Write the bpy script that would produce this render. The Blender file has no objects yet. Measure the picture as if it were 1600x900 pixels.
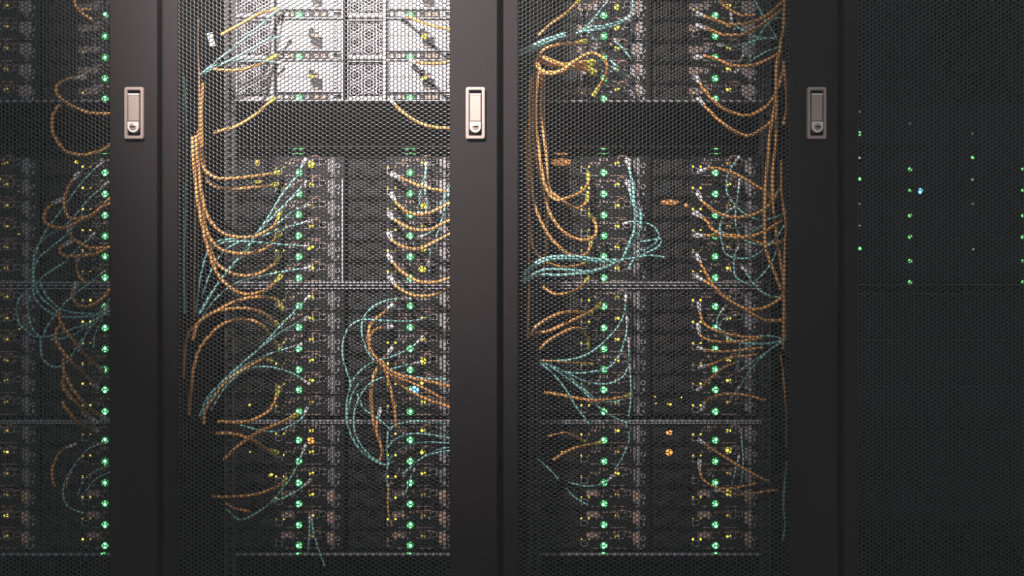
import bpy, bmesh, math, random
from mathutils import Vector
from mathutils.kdtree import KDTree

C = bpy.context.scene.collection
PI = math.pi
R = random.Random(7)

# ---------------------------------------------------------------- camera, world, lights, exposure
F = 1421.0            # focal length in pixels of the 1600 px wide frame
D = 1.735             # camera to door plane (door fronts stand in y = 0)
ZC = 0.72
cam = bpy.data.cameras.new('camera')
cam.sensor_width = 36.0
cam.lens = 36.0 * F / 1600.0
cam.clip_start = 0.02
co = bpy.data.objects.new('camera', cam)
co.location = (0, -D, ZC)
co.rotation_euler = (PI / 2, 0, 0)
C.objects.link(co)
bpy.context.scene.camera = co

world = bpy.data.worlds.new('world')
bpy.context.scene.world = world
world.use_nodes = True
bg = world.node_tree.nodes['Background']
bg.inputs[0].default_value = (0.93, 0.97, 1.0, 1)
bg.inputs[1].default_value = 0.84


def lamp(kind, name, loc, aim, energy, color, **kw):
    l = bpy.data.lights.new(name, kind)
    l.energy = energy
    l.color = color
    for k, v in kw.items():
        setattr(l, k, v)
    o = bpy.data.objects.new(name, l)
    o.location = loc
    d = Vector(aim) - Vector(loc)
    o.rotation_euler = d.to_track_quat('-Z', 'Y').to_euler()
    C.objects.link(o)
    return o


lamp('SPOT', 'aisle_spotlight', (-0.60, -1.20, 1.98), (-0.24, 0.10, 1.19), 650, (1.0, 0.92, 0.90),
     spot_size=math.radians(52), spot_blend=1.0, shadow_soft_size=0.05)
lamp('AREA', 'haze_fill', (0.2, -1.2, 2.75), (0.2, -0.9, 0), 7, (0.95, 0.97, 1.0), shape='RECTANGLE', size=2.4, size_y=0.5)  # unseen fill, added to brighten the haze towards the top

vs = bpy.context.scene.view_settings
vs.view_transform = 'Standard'
vs.look = 'None'
vs.exposure = 0.0
vs.gamma = 1.0
vs.use_curve_mapping = False


# ---------------------------------------------------------------- materials
def mat(name, col, rough=0.5, metal=0.0, noise=0.0, scale=60, bump=0.0, bscale=900, spec=0.5):
    m = bpy.data.materials.new(name)
    m.use_nodes = True
    nt = m.node_tree
    b = nt.nodes['Principled BSDF']
    b.inputs['Base Color'].default_value = (*col, 1)
    b.inputs['Roughness'].default_value = rough
    b.inputs['Metallic'].default_value = metal
    b.inputs['Specular IOR Level'].default_value = spec
    tc = nt.nodes.new('ShaderNodeTexCoord')
    if noise:
        n = nt.nodes.new('ShaderNodeTexNoise')
        n.inputs['Scale'].default_value = scale
        n.inputs['Detail'].default_value = 4
        nt.links.new(tc.outputs['Object'], n.inputs['Vector'])
        mr = nt.nodes.new('ShaderNodeMapRange')
        mr.inputs['From Min'].default_value = 0.3
        mr.inputs['From Max'].default_value = 0.7
        mr.inputs['To Min'].default_value = 1 - noise
        mr.inputs['To Max'].default_value = 1 + noise
        nt.links.new(n.outputs[0], mr.inputs[0])
        mx = nt.nodes.new('ShaderNodeVectorMath')
        mx.operation = 'SCALE'
        mx.inputs[0].default_value = col
        nt.links.new(mr.outputs[0], mx.inputs['Scale'])
        nt.links.new(mx.outputs[0], b.inputs['Base Color'])
    if bump:
        n2 = nt.nodes.new('ShaderNodeTexNoise')
        n2.inputs['Scale'].default_value = bscale
        n2.inputs['Detail'].default_value = 2
        nt.links.new(tc.outputs['Object'], n2.inputs['Vector'])
        bp = nt.nodes.new('ShaderNodeBump')
        bp.inputs['Strength'].default_value = bump
        bp.inputs['Distance'].default_value = 0.0006
        nt.links.new(n2.outputs[0], bp.inputs['Height'])
        nt.links.new(bp.outputs[0], b.inputs['Normal'])
    return m


def glow(name, col, strength):
    m = bpy.data.materials.new(name)
    m.use_nodes = True
    b = m.node_tree.nodes['Principled BSDF']
    b.inputs['Base Color'].default_value = (*[c * 0.3 for c in col], 1)
    b.inputs['Emission Color'].default_value = (*col, 1)
    b.inputs['Emission Strength'].default_value = strength
    return m


M = dict(
    paint=mat('black_powder_coat', (0.0135, 0.0108, 0.0114), 0.62, 0, 0.32, 420, 0.9, 1400, spec=0.06),
    mesh=mat('perforated_steel', (0.007, 0.0068, 0.007), 0.28, 0.0, spec=0.42),
    inner=mat('cabinet_interior', (0.010, 0.010, 0.0105), 0.7, 0, 0.2, 40, 0.2, spec=0.1),
    rail=mat('zinc_rail', (0.055, 0.052, 0.05), 0.5, 0.2, 0.2, 90),
    dark=mat('server_face', (0.015, 0.0135, 0.0135), 0.55, 0, 0.3, 120, spec=0.25),
    silver=mat('aluminium_face', (0.44, 0.415, 0.45), 0.5, 0.0, 0.06, 60),
    plate=mat('plated_grip', (0.36, 0.33, 0.35), 0.5),
    buff=mat('buff_grille', (0.66, 0.42, 0.31), 0.6),
    steel=mat('steel_trim', (0.34, 0.31, 0.32), 0.45, 0.1, 0.12, 120),
    tan=mat('tan_plastic', (0.36, 0.235, 0.18), 0.6, 0, 0.2, 200),
    copper=mat('copper_latch', (0.50, 0.28, 0.19), 0.45, 0.2),
    hole=mat('dark_recess', (0.005, 0.005, 0.005), 0.8, spec=0.1),
    brush=mat('brushed_handle', (0.20, 0.15, 0.13), 0.42, 0.25, 0.10, 300, 0.3, 1500),
    lock=mat('chrome_lock', (0.40, 0.37, 0.35), 0.4, 0.2),
    floor=mat('raised_floor_tile', (0.06, 0.06, 0.062), 0.5, 0, 0.2, 15, 0.2, 200),
    wall=mat('dark_wall_paint', (0.10, 0.10, 0.105), 0.8, 0, 0.06, 8, spec=0.2),
    orange=mat('orange_cable_jacket', (0.86, 0.40, 0.12), 0.45, 0, 0.08, 80),
    teal=mat('teal_cable_jacket', (0.32, 0.68, 0.64), 0.45, 0, 0.08, 80),
    yplug=mat('yellow_lit_boot', (0.70, 0.62, 0.10), 0.45),  # glow of the yellow port lights put into the boot colour
    wplug=mat('white_plug', (0.80, 0.76, 0.78), 0.4),
    paper=mat('paper_tag', (0.82, 0.78, 0.82), 0.7),
    bundle=mat('orange_sleeve', (0.75, 0.25, 0.06), 0.5),
    green=glow('green_light_core', (0.24, 1.0, 0.38), 2.6),
    greend=glow('green_light_halo', (0.05, 0.75, 0.12), 0.26),  # weak emission standing in for the glow around the green lights
    greens=glow('green_light_small', (0.25, 1.0, 0.30), 1.1),
    yellow=glow('yellow_light', (0.90, 0.78, 0.10), 1.3),
    yellowd=glow('yellow_light_dim', (0.85, 0.62, 0.10), 0.5),
    amber=glow('amber_light', (1.0, 0.42, 0.08), 1.3),
    amber_refl=glow('amber_reflection_glow', (1.0, 0.42, 0.12), 0.5),  # emission imitating amber light reflected on the chassis
    blue=glow('blue_light', (0.15, 0.50, 1.0), 3.0),
    whitel=glow('white_light', (0.8, 0.9, 0.75), 0.5),
)
MI = {}


# ---------------------------------------------------------------- mesh helpers
class MB:
    def __init__(s):
        s.v = []; s.f = []; s.mi = []; s.mats = []; s.sm = []

    def m(s, name):
        if name not in s.mats:
            s.mats.append(name)
        return s.mats.index(name)

    def add(s, vs_, fs, mn, smooth=False):
        k = len(s.v)
        s.v += [tuple(p) for p in vs_]
        i = s.m(mn)
        for f in fs:
            s.f.append(tuple(a + k for a in f)); s.mi.append(i); s.sm.append(smooth)
        return s

    def box(s, x0, x1, y0, y1, z0, z1, mn, c=0.0):
        """box with its front (low y) edges chamfered by c"""
        if c <= 0:
            vs_ = [(x0, y0, z0), (x1, y0, z0), (x1, y1, z0), (x0, y1, z0), (x0, y0, z1), (x1, y0, z1), (x1, y1, z1), (x0, y1, z1)]
            return s.add(vs_, [(0, 1, 5, 4), (1, 2, 6, 5), (2, 3, 7, 6), (3, 0, 4, 7), (4, 5, 6, 7), (3, 2, 1, 0)], mn)
        r = []
        for (a, y) in ((c, y0), (0, y0 + c), (0, y1)):
            r += [(x0 + a, y, z0 + a), (x1 - a, y, z0 + a), (x1 - a, y, z1 - a), (x0 + a, y, z1 - a)]
        fs = [(0, 1, 2, 3), (11, 10, 9, 8)]
        for k in (0, 4):
            for i in range(4):
                j = (i + 1) % 4
                fs.append((k + j, k + i, k + 4 + i, k + 4 + j))
        return s.add(r, fs, mn)

    def tube(s, pts, rad, mn, n=7, smooth=True):
        P = [Vector(p) for p in pts]
        if not hasattr(rad, '__len__'):
            rad = [rad] * len(P)
        rings = []
        up = Vector((0, 1, 0))
        T0 = (P[1] - P[0]).normalized()
        if abs(T0.dot(up)) > 0.9:
            up = Vector((1, 0, 0))
        nrm = (up - T0 * up.dot(T0)).normalized()
        for i, p in enumerate(P):
            a = P[max(i - 1, 0)]; b = P[min(i + 1, len(P) - 1)]
            T = (b - a).normalized()
            nrm = (nrm - T * nrm.dot(T)).normalized()
            bi = T.cross(nrm)
            rings.append([p + (nrm * math.cos(2 * PI * k / n) + bi * math.sin(2 * PI * k / n)) * rad[i] for k in range(n)])
        vs_ = [q for r_ in rings for q in r_]
        fs = []
        for i in range(len(P) - 1):
            for k in range(n):
                k2 = (k + 1) % n
                fs.append((i * n + k, i * n + k2, (i + 1) * n + k2, (i + 1) * n + k))
        s.add(vs_, fs, mn, smooth)
        s.add(rings[0], [tuple(range(n))[::-1]], mn)
        s.add(rings[-1], [tuple(range(n))], mn)
        return s

    def dome(s, cx, cz, y, rx, rz, h, mn, n=10, rings=3):
        vs_ = []
        for i in range(rings):
            a = PI / 2 * i / rings
            for k in range(n):
                t = 2 * PI * k / n
                vs_.append((cx + rx * math.cos(a) * math.cos(t), y - h * math.sin(a), cz + rz * math.cos(a) * math.sin(t)))
        vs_.append((cx, y - h, cz))
        fs = []
        for i in range(rings - 1):
            for k in range(n):
                k2 = (k + 1) % n
                fs.append((i * n + k, i * n + k2, (i + 1) * n + k2, (i + 1) * n + k))
        t = len(vs_) - 1
        for k in range(n):
            fs.append(((rings - 1) * n + k, (rings - 1) * n + (k + 1) % n, t))
        return s.add(vs_, fs, mn, True)

    def loop(s, outer, inner, y0, y1, mn):
        """extruded ring between two closed outlines (x, z) with the same count; bevelled a little to the front"""
        n = len(outer)
        vs_ = [(x, y1, z) for x, z in outer] + [(x, y0, z) for x, z in outer] + [(x, y0, z) for x, z in inner] + [(x, y1, z) for x, z in inner]
        fs = []
        for r_ in range(3):
            for k in range(n):
                k2 = (k + 1) % n
                fs.append((r_ * n + k, r_ * n + k2, (r_ + 1) * n + k2, (r_ + 1) * n + k))
        return s.add(vs_, fs, mn)

    def mesh(s, name):
        me = bpy.data.meshes.new(name)
        me.from_pydata(s.v, [], s.f)
        for n in s.mats:
            me.materials.append(M[n])
        me.polygons.foreach_set('material_index', s.mi)
        me.polygons.foreach_set('use_smooth', s.sm)
        me.update()
        return me

    def build(s, name, parent=None, loc=(0, 0, 0)):
        return link(name, s.mesh(name), parent, loc)


def link(name, me, parent=None, loc=(0, 0, 0)):
    o = bpy.data.objects.new(name, me)
    o.location = loc
    if parent:
        o.parent = parent
    C.objects.link(o)
    return o


def empty(name, loc):
    o = bpy.data.objects.new(name, None)
    o.empty_display_size = 0.05
    o.location = loc
    C.objects.link(o)
    return o


LABELS = set()


def tag(o, label, cat, group=None):
    assert label not in LABELS, label
    assert 4 <= len(label.split()) <= 16, label
    LABELS.add(label)
    o['label'] = label
    o['category'] = cat
    if group:
        o['group'] = group
    return o


def struct(o):
    o['kind'] = 'structure'
    return o


def at(px, py, y):
    """the point at depth y that photograph pixel (px, py) shows"""
    k = (D + y) / F
    return Vector(((px - 800) * k, y, ZC - (py - 450) * k))


def rrect(w, h, r, cx=0, cz=0, n=4):
    o = []
    for (sx, sz, a0) in ((1, 1, 0), (-1, 1, 90), (-1, -1, 180), (1, -1, 270)):
        for k in range(n + 1):
            a = math.radians(a0 + 90 * k / n)
            o.append((cx + sx * (w / 2 - r) + r * math.cos(a), cz + sz * (h / 2 - r) + r * math.sin(a)))
    return o


def hex_panel(nx, nz, p, ratio, depth, wall, mn, back=False):
    """perforated sheet: hexagonal holes with ridged webs, x from 0, z from 0, front ridge in y = 0"""
    Rr = p / math.sqrt(3)
    cx = p * math.sqrt(3) / 2
    v = []; f = []
    idx = {}
    dirs = [(math.cos(math.radians(60 * k)), math.sin(math.radians(60 * k))) for k in range(6)]

    def outer(x, z):
        key = (round(x / (Rr * 0.25)), round(z / (p * 0.25)))
        if key not in idx:
            idx[key] = len(v)
            v.append((x, 0.0, z))
        return idx[key]
    for i in range(nx):
        for j in range(nz):
            x = (i + 0.5) * cx
            z = (j + 0.5 + 0.5 * (i % 2)) * p
            o = [outer(x + Rr * a, z + Rr * b) for a, b in dirs]
            k0 = len(v)
            if not back:
                v += [(x + Rr * ratio * a, depth, z + Rr * ratio * b) for a, b in dirs]
                v += [(x + Rr * ratio * a, depth + wall, z + Rr * ratio * b) for a, b in dirs]
                for k in range(6):
                    k2 = (k + 1) % 6
                    f.append((o[k], o[k2], k0 + k2, k0 + k))
                    f.append((k0 + k, k0 + k2, k0 + 6 + k2, k0 + 6 + k))
                continue
            rm = 1 - (1 - ratio) * .6
            v += [(x + Rr * rm * a, depth * .28, z + Rr * rm * b) for a, b in dirs]
            v += [(x + Rr * ratio * a, depth, z + Rr * ratio * b) for a, b in dirs]
            v += [(x + Rr * ratio * a, depth, z + Rr * ratio * b) for a, b in dirs]
            v += [(x + Rr * ratio * a, depth + wall, z + Rr * ratio * b) for a, b in dirs]
            for k in range(6):
                k2 = (k + 1) % 6
                f.append((o[k], o[k2], k0 + k2, k0 + k))
                f.append((k0 + k, k0 + k2, k0 + 6 + k2, k0 + 6 + k))
                f.append((k0 + 12 + k, k0 + 12 + k2, k0 + 18 + k2, k0 + 18 + k))
    me = bpy.data.meshes.new('perforated_panel')
    me.from_pydata(v, [], f)
    me.materials.append(M[mn])
    if back:
        me.polygons.foreach_set('use_smooth', [True] * len(f))
    me.update()
    return me


# ---------------------------------------------------------------- setting
S = (D + 0.2) / F                     # metres per pixel on the server faces, y = 0.2
SD = D / F                            # metres per pixel on the doors
P = 0.649                             # cabinet pitch
fl = MB()
for i in range(9):
    for j in range(7):
        x0, y0 = -2.7 + i * 0.6, -2.6 + j * 0.6 + 0.0
        fl.box(x0 + .0015, x0 + .5985, y0 + .0015, y0 + .5985, -0.03, 0, 'floor')
struct(fl.build('floor'))
struct(MB().box(-2.74, -2.70, -2.6, 1.65, 0, 3.0, 'wall').build('wall_left'))
struct(MB().box(2.70, 2.74, -2.6, 1.65, 0, 3.0, 'wall').build('wall_right'))
struct(MB().box(-2.70, 2.70, 1.61, 1.65, 0, 3.0, 'wall').build('wall_back'))

# ---------------------------------------------------------------- cabinets
XL = [(255 - 800) * SD + (k - 1) * P for k in range(4)]   # left edge of each door
DW = 522 * SD                                             # door width
CAB = ['half hidden end', 'brightly lit', 'bundle filled', 'unlit dark']
CABL = [
    'black server cabinet at the row end, its perforated door half out of view',
    'black server cabinet with the brightly lit silver servers behind its perforated door',
    'black server cabinet with orange and teal cable bundles, dull handle on its door',
    'dark server cabinet with no cables, only tiny green and blue lights inside',
]
panel_mesh = hex_panel(75, 219, 0.0083, 0.775, 0.0008, 0.0008, 'mesh', True)


def handle(door, hx, hz):
    s = MB()
    s.loop(rrect(.0365, .099, .004), rrect(.0245, .086, .002), -0.006, 0.001, 'brush')
    s.loop(rrect(.0345, .097, .004), rrect(.0265, .088, .002), -0.0075, -0.005, 'brush')
    s.add([(x, -0.0006, z) for x, z in rrect(.0255, .087, .002)], [tuple(range(20))], 'hole')
    a = s.build('handle_surround', door, (hx, 0, hz))
    l = MB()
    l.box(-.0108, .0108, -.0085, .0005, -.0160, .0372, 'brush', .0012)
    l.box(-.0108, .0108, -.0095, -.0070, .0330, .0365, 'lock', .0008)
    l.build('handle_lever', door, (hx, 0, hz))
    c = MB()
    n = 14
    pts = [(-.0108, -.0170), (.0108, -.0170)] + [(.0108 * math.cos(-PI * k / n), -.0275 + .0108 * math.sin(-PI * k / n)) for k in range(n + 1)]
    pts = pts[1:] + pts[:1]
    m_ = len(pts)
    c.add([(x, 0, z) for x, z in pts] + [(x, -.0095, z) for x, z in pts] + [(x * .93, -.0108, -.0255 + (z + .0255) * .93) for x, z in pts],
          [(k, (k + 1) % m_, m_ + (k + 1) % m_, m_ + k) for k in range(m_)] + [(m_ + k, m_ + (k + 1) % m_, 2 * m_ + (k + 1) % m_, 2 * m_ + k) for k in range(m_)] + [tuple(range(2 * m_, 3 * m_))], 'lock')
    c.dome(0, -.0268, -.0107, .0075, .0075, .0012, 'brush', 16, 2)
    c.box(-.0048, .0048, -.0124, -.011, -.0279, -.0259, 'hole')
    c.dome(0.0004, -.0268, -.0115, .0021, .0021, .0012, 'hole', 10, 2)
    c.build('lock_cylinder', door, (hx, 0, hz))


def cabinet(k):
    r = empty('server_cabinet', (XL[k] + DW / 2, 0, 0))
    tag(r, CABL[k], 'cabinet', 'server cabinets in the row')
    W2 = P / 2 - 0.0008
    HH = 2.0
    for sx in (-1, 1):
        MB().box(min(sx * W2, sx * (W2 - .004)), max(sx * W2, sx * (W2 - .004)), .045, 1.0, .05, HH, 'inner').build('side_panel', r)
        MB().box(min(sx * W2, sx * (W2 - .022)), max(sx * W2, sx * (W2 - .022)), .026, .044, .05, HH, 'paint', .001).build('frame_post', r)
    MB().box(-W2, W2, .026, 1.0, HH, HH + .02, 'paint').build('top_panel', r)
    MB().box(-W2 + .005, W2 - .005, .046, .985, .05, .075, 'inner').build('bottom_panel', r)
    MB().box(-W2 + .005, W2 - .005, .986, 1.0, .08, HH, 'inner').build('back_panel', r)
    for sx in (-1, 1):
        for y in (.08, .93):
            MB().tube([(sx * .27, y, 0), (sx * .27, y, .012), (sx * .27, y, .014), (sx * .27, y, .05)], [.022, .022, .008, .008], 'rail', 10).build('levelling_foot', r)
    # mounting rails with square holes standing proud as cage-nut rows
    off = (539.5 - 800) * S - (XL[1] + DW / 2)
    for sx in (-1, 1):
        m = MB()
        xa = off + sx * (172.5 * S + .001)
        xb = xa + sx * .022
        x0, x1 = min(xa, xb), max(xa, xb)
        m.box(x0, x1, .203, .206, .08, 1.98, 'rail')
        m.box(x1 - .002 if sx > 0 else x0, x1 if sx > 0 else x0 + .002, .206, .26, .08, 1.98, 'rail')
        z = .1
        q = 0
        while z < 1.9:
            m.box((x0 + x1) / 2 - .0045, (x0 + x1) / 2 + .0045, .2018, .2032, z, z + .0095, 'hole')
            q += 1
            z += .0159 if q % 3 else .0127
        m.build('mounting_rail', r)
    # door
    dz0, dz1 = .07, 1.97
    st_l, st_r = 23 * SD, 74 * SD
    d = MB()
    c_ = .0012
    d.box(-DW / 2, -DW / 2 + st_l, 0, .022, dz0, dz1, 'paint', c_)
    d.box(DW / 2 - st_r, DW / 2, 0, .022, dz0, dz1, 'paint', c_)
    d.box(-DW / 2 + st_l, DW / 2 - st_r, 0, .022, dz0, dz0 + .06, 'paint', 0)
    d.box(-DW / 2 + st_l, DW / 2 - st_r, 0, .022, dz1 - .06, dz1, 'paint', 0)
    door = d.build('cabinet_door', r)
    link('perforated_panel', panel_mesh, door, (-DW / 2 + st_l - .006, .003, dz0 + .045))
    handle(door, DW / 2 - 34 * SD, at(0, 177.5, 0).z)
    for hz in (.25, 1.05, 1.8):
        MB().tube([(0, 0, -.03), (0, 0, .03)], .005, 'rail', 8).build('hinge', door, (-DW / 2 + .006, .027, hz))
    return r


cabs = [cabinet(k) for k in range(4)]


# ---------------------------------------------------------------- server chassis
# node meshes are drawn in pixels of the server face, centred on the green status light
def sc(mb):
    mb.v = [(x * S, y, z * S) for x, y, z in mb.v]
    return mb


def node_1u(var, patches=False, low=False):
    rr = random.Random(var)
    m = MB()
    m.box(-37.5, 70.8, 0, .30, -6.6, 25.6, 'dark', .0)
    m.box(-98.5, -38.5, .012, .30, -6.6, 25.6, 'hole')
    m.box(-98.5, -37.5, 0, .30, 24.6, 25.6, 'dark')
    # network socket and service socket, framed
    for (x, z) in ((-31, 3), (37, 17)):
        m.loop(rrect(11, 9, 1, x, z, 1), rrect(8.5, 6.5, .5, x, z, 1), -.0016, 0, 'steel')
        m.box(x - 4, x + 4, -.0003, .001, z - 3, z + 3, 'hole')
    # row of small tan connectors
    x = -18
    while x < 33:
        if rr.random() < .8:
            m.box(x, x + rr.choice((2.2, 3.4)), -.0022, 0, 18.6, 18.6 + rr.choice((2.4, 3.8)), 'tan' if rr.random() < .65 else 'steel')
        x += 5.4
    for x in (-12, -5, 9, 16, 22, 28):
        if rr.random() < .75:
            m.box(x, x + 3.6, -.002, 0, 9 + rr.random() * 2, 12.5, 'steel')
    m.box(-20, -8, -.001, 0, -5, -3.6, 'steel')
    m.box(10, 34, -.001, 0, -5, -3.8, 'tan')
    if patches:
        for a in range(4):
            m.box(-41 + a * 8, -35 + a * 8, -.003, 0, 7.5, 17.5, 'steel' if a % 2 else 'tan', .0)
        for a in range(3):
            m.box(41 + a * 7, 46.5 + a * 7, -.004, -.003, 5, 21, 'plate' if a != 1 else 'tan', .0)
    if low:
        m.loop(rrect(20, 9, 1, -18, 16.5, 1), rrect(18, 7, 1, -18, 16.5, 1), -.003, 0, 'steel')
        m.box(-27, -9, -.002, 0, 13, 20, 'buff')
        m.box(45, 56, -.0034, -.003, 5, 20, 'buff')
    # grip and screw plate
    m.box(46, 50, -.003, 0, 1, 21, 'steel', .0)
    m.box(51.5, 56, -.003, 0, -3, 23, 'plate', .0)
    m.loop(rrect(8, 8, 3.9, 61, 11, 3), rrect(5, 5, 2.4, 61, 11, 3), -.003, 0, 'steel')
    m.box(60, 63, -.002, 0, -2, 3, 'plate')
    m.box(48, 60, -.001, 0, -5.5, -4.3, 'steel')
    # tan vent block low on the face
    for a in range(3):
        m.box(-22 + a * 6, -18 + a * 6, -.002, 0, 13.3, 16.5, 'tan')
    return sc(m).mesh('server_node')


def node_2u():
    m = MB()
    m.box(-36.5, 70.8, 0, .30, -6.5, 58.5, 'dark')
    m.box(-98.5, -37.5, .014, .30, -6.5, 58.5, 'hole')
    # silver face with a recessed status strip underneath and a hand latch cut out
    for (a, b, c, d) in ((-33, 16, 9, 32), (-33, 16, 33, 56), (16, 38, 44, 56), (16, 22, 9, 20), (38, 52, 9, 56), (52.6, 68, 9, 56),
                         (16, 19, 20, 30), (24, 38, 38, 44), (22, 38, 9, 12), (32, 38, 30, 38)):
        m.box(a, b, -.004, 0, c, d, 'silver')
    m.box(19, 31, -.002, 0, 31, 36, 'tan')
    m.box(22, 30, -.0018, 0, 14, 17, 'tan')
    for z in (13, 18, 23, 28, 35, 41, 47, 52):
        m.box(56, 58.2, -.0046, -.0036, z, z + 2.2, 'hole')
        m.box(60, 62.2, -.0046, -.0036, z + 1.5, z + 3.7, 'hole')
    for (x, w) in ((-31, 6), (-22, 7), (-12, 4), (11, 5), (24, 8), (35, 8), (48, 7)):
        m.box(x, x + w, -.003, 0, -2, 4, 'tan' if w > 7 else 'steel')
    m.loop(rrect(22, 9, 1, 58, 1.5, 1), rrect(19, 6, .5, 58, 1.5, 1), -.004, 0, 'silver')
    m.box(-37, 66, -.004, 0, -6, -4, 'steel')
    m.box(67.5, 69.5, -.006, 0, -6, 56, 'silver')
    m.box(-42, -38, -.004, .02, -6, 58, 'silver')
    m.box(-98, -38, -.002, .02, 56.5, 58.2, 'silver')
    m.box(-98, -38, -.002, .02, -3, 3, 'steel')
    m.box(-98, -96, -.002, .02, -3, 56, 'silver')
    return sc(m).mesh('server_node')


N1 = [node_1u(i) for i in range(4)]
N1L = [node_1u(i + 20, False, True) for i in range(2)]
N1P = [node_1u(i + 9, True) for i in range(3)]
N2 = node_2u()
vent1 = hex_panel(13, 5, 5.3 * S, .74, .0004, .0006, 'rail')
vent2a = hex_panel(12, 9, 5.3 * S, .66, .0004, .0010, 'silver')
# lights and latches
LG = sc(MB().dome(0, 0, 0, 6.2, 6.2, .0012, 'greend', 14).dome(0, -.2, -.001, 4.5, 4.7, .0026, 'green', 12)).mesh('status_light')  # wide outer dome imitates the halo, inner dome is the light
LGS = sc(MB().dome(0, 0, 0, 2.8, 2.8, .0022, 'greens', 10)).mesh('status_light')
LGT = sc(MB().dome(0, 0, 0, 2.0, 1.8, .0012, 'whitel', 8)).mesh('status_light')
LP = sc(MB().dome(0, 0, 0, 2.0, 2.0, .0016, 'yellow', 8)).mesh('port_light')
LPD = sc(MB().dome(0, 0, 0, 1.6, 1.6, .0012, 'yellowd', 8)).mesh('port_light')
LY = sc(MB().dome(-1.6, 0, 0, 2.2, 2.4, .002, 'yellow', 10).dome(2.2, 0, 0, 2.2, 2.4, .002, 'yellow', 10)).mesh('activity_light')
LYD = sc(MB().dome(-1.6, 0, 0, 1.9, 2.0, .002, 'yellowd', 10).dome(2.2, 0, 0, 1.9, 2.0, .002, 'yellowd', 10)).mesh('activity_light')
LYB = sc(MB().dome(0, 0, 0, 4.6, 4.6, .002, 'yellow', 12)).mesh('activity_light')
LIP_REFL = sc(MB().box(-8, 8, -.002, 0, 7.2, 9.2, 'greend').box(-10, 9, -.002, 0, 0, 1.4, 'greend').box(-4, 4, -.003, 0, 7.4, 9.0, 'greens').box(-2, 3, -.003, 0, .2, 1.3, 'greens')).mesh('light_and_reflection_bar')  # glowing dashes imitate the green lights reflected in the chassis lip
_lt = MB()
_p = [(-7 * S, 0, -8 * S), (-7 * S, -.010, -7 * S), (-6.5 * S, -.012, -2 * S), (-3.5 * S, -.013, 0), (3.5 * S, -.013, 0), (6.5 * S, -.012, -1.5 * S), (7 * S, -.010, -5 * S), (7 * S, 0, -6 * S)]
_lt.tube(_p, .0013, 'copper', 6)
LT = _lt.mesh('pull_latch')

XG = [(467 - 800) * S + (k - 1) * P for k in range(4)]       # green lights, hinge side
COLN = ['hinge side column', 'handle side column']


def zof(py):
    return ZC - (py - 450) * S


def chassis(k, name, rows, top, bot, label, hi=False, lip_refl=False, dim=0.0):
    """rows: pixel heights of the green lights; top / bot: pixel heights of the enclosure"""
    cx = XG[k] + (539.5 - 467) * S
    zb = zof(bot)
    r = empty('server_chassis', (cx, .2, zb))
    tag(r, label, 'server', 'server chassis in the cabinets')
    m = MB()
    w = 172.4 * S
    H = zof(top) - zb
    m.box(-w, w, .302, .62, 0, H, 'inner')
    m.box(-w, -w + .0012, .002, .302, 0, H, 'rail')
    m.box(w - .0012, w, .002, .302, 0, H, 'rail')
    m.box(-w, w, .004, .302, H - .0012, H, 'rail')
    m.box(-w, w, .004, .302, 0, .0012, 'rail')
    m.build('enclosure', r)
    if hi is None:
        MB().box(-w, w, -.004, .003, 0, .0022, 'steel').build('tray_lip', r)
    else:
        MB().box(-w, w, -.006, .003, 0, 1.9 * S, 'silver', .0003).build('tray_lip', r)
        if top > 440:
            MB().box(-w, w, -.004, .003, H - 1.5 * S, H, 'silver', .0003).build('tray_lip', r)
        if 430 < bot < 450:
            MB().box(-w, w, -.003, .003, 1.6 * S, 4.6 * S, 'rail').build('tray_front', r)
            MB().box(-w, w, -.006, .003, 4.8 * S, 6.8 * S, 'silver', .0003).build('tray_lip', r)
    rr = random.Random(k * 31 + int(top))
    for c in range(2):
        gx = XG[k] + c * 174 * S - cx
        for i, py in enumerate(rows):
            gz = zof(py) - zb
            two = hi
            n = link('server_node', N2 if two else (N1P[rr.randrange(3)] if top < 0 else N1L[i % 2] if bot > 860 and i > 2 else N1[rr.randrange(4)]), r, (gx, 0, gz))
            if two:
                link('vent_grille', vent2a, n, (-94.5 * S, .003, 5 * S))
            else:
                link('vent_grille', vent1, n, (-98 * S, .004, -4.5 * S))
            link('status_light', LG, n, (0, -.0008, 0))
            if two:
                link('port_light', LPD, n, (-33 * S, -.0035, 1 * S))
                link('port_light', LPD, n, (-14 * S, -.0035, 1 * S))
                continue
            a = rr.random()
            link('port_light', LP if a < (.8 if k or c else .2) else LPD, n, (-35 * S, -.0004, 3.5 * S + 6 * S))
            link('port_light', LP if rr.random() < (.7 if k else .3) else LPD, n, (-23 * S, -.0004, 9.5 * S))
            a = rr.random()
            link('activity_light', LY if a < (.6 if k or c else .15) else LYD, n, (20 * S, -.0025, 15 * S))
            link('pull_latch', LT, n, (28 * S, 0, 25 * S))
        if lip_refl:
            link('light_and_reflection_bar', LIP_REFL, r, (gx, -.0012, H - 13 * S))
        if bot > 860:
            link('light_and_reflection_bar', sc(MB().dome(0, 0, 0, 6, 2.2, .002, 'greend', 12).dome(-1, 0, -.001, 3, 1.5, .002, 'green', 12)).mesh('light_and_reflection_bar'), r, (gx, -.006, zof(863) - zb))
    return r


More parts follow.
